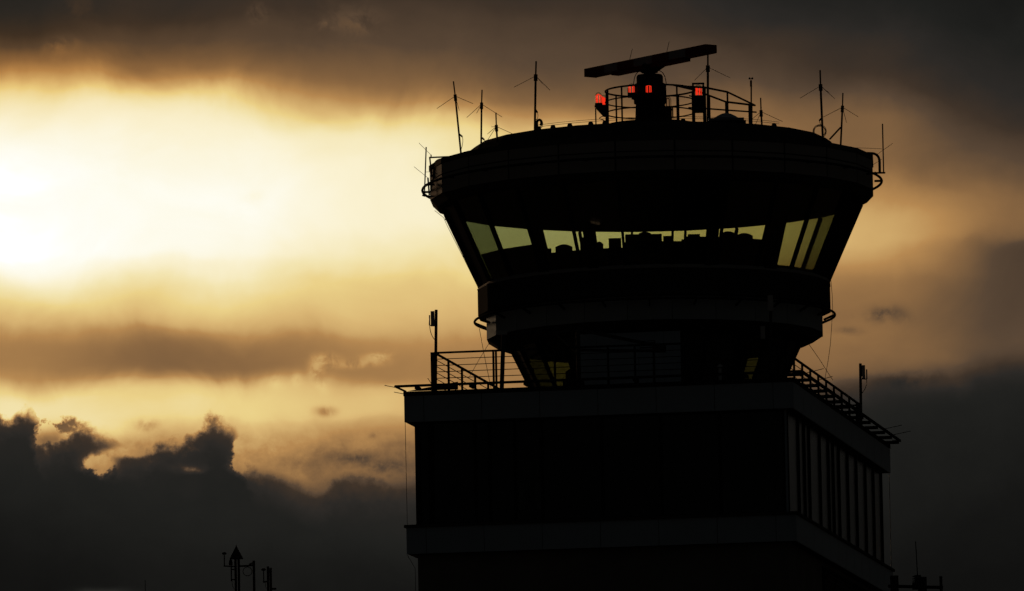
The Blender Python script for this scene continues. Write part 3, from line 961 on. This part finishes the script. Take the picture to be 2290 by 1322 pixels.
MB().box(p.x - .14, p.x + .16, Yl - .14, Yl + .14, p.z - .42, p.z - .004).build('box', 'black_metal', br)
for dx_ in (-.17, .165):
    MB().box(p.x + dx_ - .03, p.x + dx_ + .03, Yl - .05, Yl + .05, PZ, p.z + .50).build('post', 'black_metal', br)
MB().box(p.x - .2, p.x + .2, Yl - .05, Yl + .05, p.z + .502, p.z + .55).build('top_bar', 'black_metal', br)
MB().bar(at(1541, 214, Yl), at(1552, 217, Yl), .04, .04).build('arm', 'black_metal', br)

# skylight dome, roof caps
p = at(1624, 276, 283.4)
sk = thing('skylight', (p.x, p.y, ZR - .05), 'shallow domed skylight with a square rim beside the radar railing', 'skylight')
zc = at(1624, 253, 283.4).z
MB().box(p.x - .6, p.x + .62, p.y - .5, p.y + .5, ZR - .04, zc - .30).build('curb', 'black_metal', sk)
MB().box(p.x - .56, p.x + .56, p.y - .52, p.y + .52, zc - .298, zc - .22).build('rim', 'dome_plastic', sk)
MB().lathe((p.x, p.y, zc - .22), [(.52, 0), (.44, .03), (.3, .12), (.16, .19), (.04, .22)], 24).build('dome', 'dome_plastic', sk, True)
for px_, lb in ((1230, 'next to the swan-neck cable pipe'), (1268, 'second from the swan-neck cable pipe'), (1315, 'third from the swan-neck cable pipe'), (1347, 'at the foot of the two-lamp outrigger'), (1523, 'on the roof rim before the radar drum'), (1731, 'on the roof rim beyond the wind sensor')):
    x = (px_ - 1456) * .0141
    y = -math.sqrt(5.5 ** 2 - x * x)
    c = Vector((CX + x, CY + y, ZR - .06))
    e = thing('vent_cowl', c, 'small black round-topped vent cowl ' + lb, 'vent cowl', 'small vent cowls along the roof rim')
    MB().lathe(c, [(.09, 0), (.085, .06)], 12).build('collar', 'black_metal', e)
    MB().lathe(c, [(.075, .06), (.075, .08), (.06, .115), (.02, .13)], 12).build('cap', 'black_metal', e, True)


# ------------------------------------------------------------------ ground-plane antennas on the roof
def antenna(top, joint, base, Yd, radials, label, zroof, r=.030, stub=None, coil=None, group='ground plane antennas on the cab roof'):
    tp, jt, bs = at(*top, Yd), at(*joint, Yd), at(*base, Yd)
    d = (bs - jt).normalized()
    foot = bs + d * ((bs.z - zroof) / -d.z) if bs.z > zroof else bs
    e = thing('radio_antenna', foot, label, 'antenna', group)
    MB().tube([foot, jt], r, 8).build('mast', 'black_metal', e, True)
    MB().tube([jt, tp], r * .72, 8).build('whip', 'black_metal', e, True)
    MB().tube([jt + (foot - jt).normalized() * .16, jt - (foot - jt).normalized() * .05], r * 1.7, 8).build('hub', 'black_metal', e, True)
    for k, (q, dyy) in enumerate(radials):
        MB().tube([jt, at(*q, Yd + dyy)], .0085, 5).build('radial_rod', 'copper_wire', e)
    if stub: MB().tube([at(*stub[0], Yd), at(*stub[1], Yd)], .028, 6).build('stub_arm', 'black_metal', e)
    if stub and len(stub) > 2: MB().tube(bez(at(*stub[1], Yd), at(stub[1][0] + 3, stub[1][1] + 12, Yd), at(*stub[2], Yd)), .010, 5).build('feed_cable', 'cable', e)
    if coil:
        (cx, cy), rr_ = coil
        for q, (s1, s2) in enumerate(((1, 1), (.8, .9), (.92, .78))):
            MB().tube([at(cx + rr_ * s1 * math.cos(a * math.pi / 9), cy + rr_ * s2 * math.sin(a * math.pi / 9), Yd - .1 - .03 * q) for a in range(18)], .011, 5, closed=True).build('cable_coil', 'cable', e)
    return e


antenna((1014, 182), (1018, 215), (1031, 345), 285.2, (((977, 243), 0), ((1058, 232), .3), ((1027, 247), -.8)), 'leaning antenna with drooping rods at the roof edge over the square frame', 39.2, stub=((1027, 300), (1034, 306), (1031, 335)))
antenna((1078, 201), (1077, 233), (1076, 325), 284.6, (((1044, 263), 0), ((1123, 262), .3), ((1066, 253), -.8)), 'upright antenna between the leaning one and the shortest one', 39.5, stub=((1078, 308), (1083, 313), (1085, 322)))
antenna((1109, 252), (1110, 283), (1112, 313), 283.6, (((1090, 300), 0), ((1152, 302), .3), ((1088, 317), -.5), ((1099, 284), .8)), 'shortest antenna with drooping rods beside the upright one', 39.5)
antenna((1199, 137), (1198, 170), (1196, 292), 283.2, (((1150, 195), 0), ((1230, 202), .2), ((1214, 189), -.9)), 'tall antenna with a curled cable bracket at its foot, on the sun glow side', ZR - .05, r=.036, stub=((1198, 246), (1202, 252), (1199, 268)))
p0 = at(1203, 290, 283.0)
e = thing('cable_gland', (p0.x, p0.y, ZR - .06), 'swan-neck cable pipe with a loop at the foot of a tall antenna', 'cable pipe')
MB().box(p0.x - .07, p0.x + .1, p0.y - .07, p0.y + .07, ZR - .06, at(1203, 283, 283.0).z).build('foot', 'black_metal', e)
MB().tube([at(1201, 287, 283), at(1200.5, 274, 283), at(1202, 270, 283), at(1206, 268, 283), at(1210, 270, 283), at(1211, 276, 283), at(1209, 281, 283)], .045, 7).build('swan_neck', 'black_metal', e, True)
MB().tube([at(1206 + 8 * math.cos(a * math.pi / 8), 277 + 11 * math.sin(a * math.pi / 8), 283.05) for a in range(16)], .010, 5, closed=True).build('cable_loop', 'cable', e)
antenna((1583, 113), (1583, 150), (1583, 274), 285.6, (((1553, 180), 0), ((1632, 174), .3)), 'tall antenna rising through the landing railing under the radar beam end', ZR - .05, r=.038)
antenna((1701, 219), (1702, 250), (1704, 284), 284.4, (((1674, 273), 0), ((1750, 272), .3), ((1688, 282), -.6)), 'short antenna with drooping rods beside the wind sensor', ZR - .05)
antenna((1834, 157), (1835, 192), (1840, 308), 284.0, (((1789, 220), 0), ((1867, 221), .3), ((1853, 207), -.6)), 'tall antenna with coiled cable at its foot on the roof side away from the sun', 39.4, r=.036, stub=((1838, 264), (1832, 270), (1838, 282)), coil=((1833, 294), 15))
antenna((1885, 208), (1884, 240), (1880, 326), 284.8, (((1841, 262), 0), ((1919, 261), .3), ((1893, 274), -.8)), 'antenna leaning inward with a low side stay near the roof edge pipe', 39.25, stub=((1880, 285), (1855, 312)))

# wind sensor
Yd = 284.2
p = at(1680, 283, Yd)
ws = thing('wind_sensor', (p.x, p.y, ZR - .05), 'thin pole with tiny cup anemometer at the end of the landing railing', 'wind sensor')
MB().tube([(p.x, Yd, ZR - .05), at(1680, 270, Yd), at(1680, 232, Yd)], .045, 8).build('pole_base', 'black_metal', ws, True)
MB().tube([at(1680, 233, Yd), at(1680, 181, Yd)], .024, 8).build('pole', 'black_metal', ws, True)
MB().tube([at(1679.6, 194, Yd), at(1679.4, 180, Yd)], .034, 8).build('sensor_body', 'black_metal', ws, True)
MB().tube([at(1679.4, 180, Yd), at(1679.4, 175, Yd)], .01, 5).build('spindle', 'black_metal', ws)
for dx_ in (-3.2, 3.0):
    c = at(1679.4 + dx_, 175.5, Yd)
    MB().lathe(c, [(.005, -.035), (.03, -.02), (.035, 0), (.03, .02), (.005, .035)], 10).build('cup', 'black_metal', ws, True)

# dipoles and bent pipe frames hung on the roof rail
def dipole(top, bot, rods, arm, Yd, label):
    p = at(*bot, Yd)
    e = thing('dipole_antenna', p, label, 'antenna', 'dipole antennas on the roof rail')
    MB().tube([p, at(*top, Yd)], .022, 7).build('dipole', 'black_metal', e, True)
    for a_, b_ in rods: MB().tube([at(*a_, Yd), at(*b_, Yd + .2)], .007, 5).build('thin_rod', 'copper_wire', e)
    for a_, b_ in arm: MB().tube([at(*a_, Yd), at(*b_, Yd + .3)], .030, 6).build('arm', 'black_metal', e)


dipole((953, 329), (949, 440), (((937, 320), (965, 348)), ((926, 373), (957, 398)), ((951, 385), (966, 384))), (((945, 437), (968, 440)), ((957, 398), (960, 436))), 286.2, 'thin upright dipole with fine cross rods beside the square pipe frame')
dipole((1973.5, 277), (1976, 386), (((1996, 321), (1962, 345)), ((1973, 333), (1900, 330)), ((1972, 356), (1950, 370))), (((1979, 386.5), (1950, 387)),), 286.2, 'upright dipole on a short arm beside the single bent roof pipe')
Yd = 285.9
p = at(1028, 352, Yd)
e = thing('cleaning_cradle', (p.x, p.y, 39.2), 'square and bent pipe frames hooked over the roof edge towards the sun glow', 'pipe frame')
MB().bar(at(1032, 349.5, Yd), at(959.5, 352.5, Yd), .05, .045).build('square_bar', 'black_metal', e)
MB().bar(at(961, 352, Yd), at(966, 396, Yd), .05, .05).build('square_leg', 'black_metal', e)
MB().tube([at(1020, 357, Yd - .2)] + bez(at(990, 357, Yd - .2), at(972, 357, Yd - .2), at(971.5, 374, Yd - .2), 8) + [at(971, 398, Yd - .2)], .042, 8).build('bent_pipe', 'black_metal', e, True)
MB().bar(at(964, 394, Yd), at(980, 393, Yd - .2), .06, .06).build('foot', 'black_metal', e)
MB().bar(at(965, 370, Yd), at(978, 369, Yd - .2), .03, .03).build('cross_bar', 'black_metal', e)
MB().tube([at(964, 346, Yd), at(964, 352, Yd)], .02, 6).build('pin', 'black_metal', e)
p = at(1930, 345, Yd)
e = thing('cleaning_cradle', (p.x, p.y, 39.2), 'single bent pipe hooked over the roof edge away from the sun', 'pipe frame')
MB().tube([at(1918, 342, Yd)] + bez(at(1948, 343, Yd), at(1966, 343, Yd), at(1967, 362, Yd), 8) + [at(1967.5, 388, Yd)], .042, 8).build('bent_pipe', 'black_metal', e, True)
MB().bar(at(1957, 384, Yd), at(1957, 392, Yd), .03, .03).build('clip', 'black_metal', e)


# ------------------------------------------------------------------ lightning conductors and guys
def cable(pts, label, r=.009, clips=(), name='lightning_cable', mt_='copper_wire'):
    w = MB().tube(pts, r, 5)
    if clips:
        e = thing(name, pts[0], label, 'cable')
        w.build('wire', mt_, e)
        for a_, b_ in clips: MB().bar(a_, b_, .05, .05).build('clip', 'black_metal', e)
    else:
        e = tag(w.build(name, mt_), label, 'cable')
    return e


Yd = CY - .3
cable([at(972, 471, Yd), at(992, 487, Yd), at(1001, 507, Yd), at(1034, 572, Yd), at(1069, 643, Yd)], 'thin wire held off the slanting cab window frame towards the sun glow',
      clips=[(at(x, y, Yd), at(x + 9, y - 2.5, Yd)) for x, y in ((995, 491), (1035, 573.5), (1068, 643))])
cable([at(1858, 626, Yd), at(1861, 660, Yd), at(1862, 696, Yd), at(1857, 770, Yd), at(1852, 806, Yd), at(1844, 852, Yd)], 'thin wire hanging from the end of the slanting cab glass past the lower pipe rail')
cable([at(1807, 767, Yd - 3), at(1832, 803, Yd - 3), at(1862, 850, Yd - 3)], 'short guy wire from the cab underside over the receding deck railing')
cable([at(1072, 735, Yd), at(1082, 790, Yd - 2), at(1098, 868, Yd - 4)], 'guy wire from the lower pipe rail down to the deck by the gate')
cable([at(1093, 769, Yd), at(1071, 805, Yd + 2), at(1048, 846, Yd + 4)], 'guy wire from the cab underside crossing the wire railing')
f = -HD - .05
p = T(-HW + .03, f, 0)
cable([T(-HW + .035, f + .03, 29.9), T(-HW + .045, f + .03, 26.7)], 'vertical wire between the two cladding bands at the shaft corner towards the sun glow')
cable([T(-HW + .02, f + .04, 25.76), T(-IW - .05, -ID - .05, 25.35), T(-IW - .05, -ID - .05, 20)], 'wire bending round the underside of the lower cladding band')
cable([T(HW - .05, HD - .03, 29.9), T(HW - .05, HD - .03, 26.7)], 'vertical wire between the bands at the far corner beyond the side windows')
for zz, lb in ((.07, 'lower of two thin wires strung above the front roof rim'), (.13, 'upper of two thin wires strung above the front roof rim')):
    cable([Vector((CX + 5.45 * math.sin(R_(q)), CY - 5.45 * math.cos(R_(q)), ZR + zz)) for q in range(-44, 52, 4)], lb, .007)

# ------------------------------------------------------------------ neighbouring roofs and their masts (their tops reach the picture)
def block(x0, x1, y0, y1, z, label):
    e = thing('terminal_building', ((x0 + x1) / 2, (y0 + y1) / 2, 0), label, 'building', 'buildings at the foot of the tower')
    w = MB().box(x0, x1, y0, y1, 0, z).build('wall', 'terminal_wall', e)
    MB().box(x0 - .1, x1 + .1, y0 - .1, y1 + .1, z + .003, z + .25).build('roof', 'roofing', e)
    me = MB().box(-.7, .7, -.04, .04, -.8, .8).mesh('window', 'frame')
    pn = MB().box(-.62, .62, -.06, -.042, -.72, .72).mesh('pane', 'facade_glass')
    nx = int((x1 - x0 - 1) // 2)
    for r in range(6):
        for c in range(nx):
            o_ = piece('window', me, w, Matrix.Translation((x0 + 1.5 + c * 2, y0 - .042, z - 2 - r * 3.4)))
            piece('pane', pn, o_, WM[o_])
    return z + .25


zl = block(-19, -2.4, 284, 298, 23.6, 'plain low terminal block adjoining the tower on the sun glow side')
zr2 = block(10.2, 19, 262, 271.5, 22.4, 'plain low terminal block in front of the shaded side of the tower')


def mushroom(e, c, cz_base):
    """small satellite timing antenna on a stalk"""
    c = Vector(c)
    MB().tube([(c.x, c.y, cz_base), c], .017, 6).build('stalk', 'black_metal', e)
    MB().lathe(c, [(.02, -.02), (.075, 0), (.078, .02), (.06, .05), (.02, .065)], 14).build('mushroom_antenna', 'black_metal', e, True)


Yd = 288.0
p = at(531, 1300, Yd)
e = thing('antenna_mast', (p.x, Yd, zl), 'twin pole mast with a pointed cone cap and a cable hoop', 'mast', 'masts on the terminal roof')
for x0, ytop, r in ((526.5, 1248, .040), (533.5, 1246, .040), (567.5, 1254, .042)):
    q = at(x0, ytop, Yd)
    qb = at(x0 + 1, 1322, Yd)
    MB().tube([(qb.x, Yd, zl), q], r, 8).build('pole', 'black_metal', e, True)
q = at(528.7, 1250, Yd)
MB().lathe(q, [(.225, 0), (.215, .02), (.02, .40), (.012, .40), (.012, .46)], 20).build('cone_cap', 'black_metal', e)
MB().bar(at(500, 1266, Yd), at(528, 1267, Yd), .035, .04).build('arm', 'black_metal', e)
MB().bar(at(534, 1266.5, Yd), at(568, 1264.5, Yd), .04, .05).build('arm', 'black_metal', e)
MB().bar(at(557, 1263, Yd), at(568, 1258, Yd), .06, .05).build('clamp', 'black_metal', e)
MB().bar(at(517, 1274, Yd), at(528, 1273, Yd), .035, .035).build('arm', 'black_metal', e)
MB().bar(at(517, 1297, Yd), at(528, 1296, Yd), .035, .035).build('arm', 'black_metal', e)
MB().tube([at(517.5, 1300, Yd), at(517, 1262, Yd)], .022, 7).build('rod', 'black_metal', e)
q = at(516, 1264, Yd)
MB().lathe(q, [(.06, 0), (.065, .06), (.045, .16), (.01, .20)], 12).build('radome', 'black_metal', e, True)
c = at(501.5, 1239.5, Yd)
mushroom(e, c, at(501, 1267, Yd).z)
MB().tube([at(553.5 + 10 * math.cos(a * math.pi / 10), 1278 + 10 * math.sin(a * math.pi / 10), Yd) for a in range(20)], .013, 5, closed=True).build('cable_hoop', 'cable', e)
MB().tube(bez(at(519, 1299, Yd), at(518, 1316, Yd), at(529, 1320, Yd)), .010, 5).build('cable', 'cable', e)
p = at(603, 1300, Yd)
e = thing('antenna_mast', (p.x, Yd, zl), 'shorter twin pole mast with one mushroom antenna on a side arm', 'mast', 'masts on the terminal roof')
for x0, ytop, r in ((599, 1267, .040), (605, 1270, .040)):
    q = at(x0, ytop, Yd)
    qb = at(x0 + 1, 1322, Yd)
    MB().tube([(qb.x, Yd, zl), q], r, 8).build('pole', 'black_metal', e, True)
MB().bar(at(588, 1302, Yd), at(600, 1300, Yd), .04, .045).build('arm', 'black_metal', e)
MB().bar(at(606, 1317, Yd), at(618, 1316.5, Yd), .06, .06).build('arm', 'black_metal', e)
mushroom(e, at(589.5, 1275.5, Yd), at(589, 1302, Yd).z)
MB().tube(bez(at(594, 1303, Yd), at(592, 1313, Yd), at(598, 1318, Yd)), .008, 5).build('cable', 'cable', e)
p = at(324.5, 1297, Yd)
w = thing('whip_antenna', (p.x, Yd, zl), 'lone hair-thin whip antenna standing apart from the twin masts', 'antenna')
MB().tube([(p.x, Yd, zl), p], .011, 5).build('whip', 'black_metal', w)
MB().tube([(p.x, Yd, zl), (p.x, Yd, zl + .5)], .03, 6).build('foot', 'black_metal', w)

Yd = 268.0
p = at(2055, 1310, Yd)
e = thing('antenna_rack', (p.x, Yd, zr2), 'dark pipe frame with panel boxes and a whip beside the shaft', 'antenna rack')
MB().bar(at(1986, 1311, Yd), at(2109, 1314, Yd), .085, .09).build('cross_pipe', 'black_metal', e)
for x0, ytop, r in ((2104, 1289, .044), (2057, 1290, .06), (2000, 1290, .05)):
    q = at(x0, ytop, Yd - .1)
    MB().tube([(q.x, Yd - .1, zr2), q], r, 8).build('post', 'black_metal', e, True)
for x0, x1, y0, y1 in ((1991, 2008, 1289, 1326), (2045, 2059, 1288, 1304), (2060, 2071, 1292, 1326), (2040, 2054, 1304, 1320)):
    a_, b_ = at(x0, y1, Yd), at(x1, y0, Yd)
    MB().box(a_.x, b_.x, Yd - .32, Yd - .17, a_.z, b_.z).build('antenna_panel', 'black_metal', e)
for k in range(3): MB().bar(at(2040.5, 1290 + 5 * k, Yd - .25), at(2050, 1288.5 + 5 * k, Yd - .25), .05, .03).build('connector', 'black_metal', e)
MB().tube([at(2052, 1290, Yd), at(2047.5, 1211, Yd)], .014, 6).build('whip', 'black_metal', e)
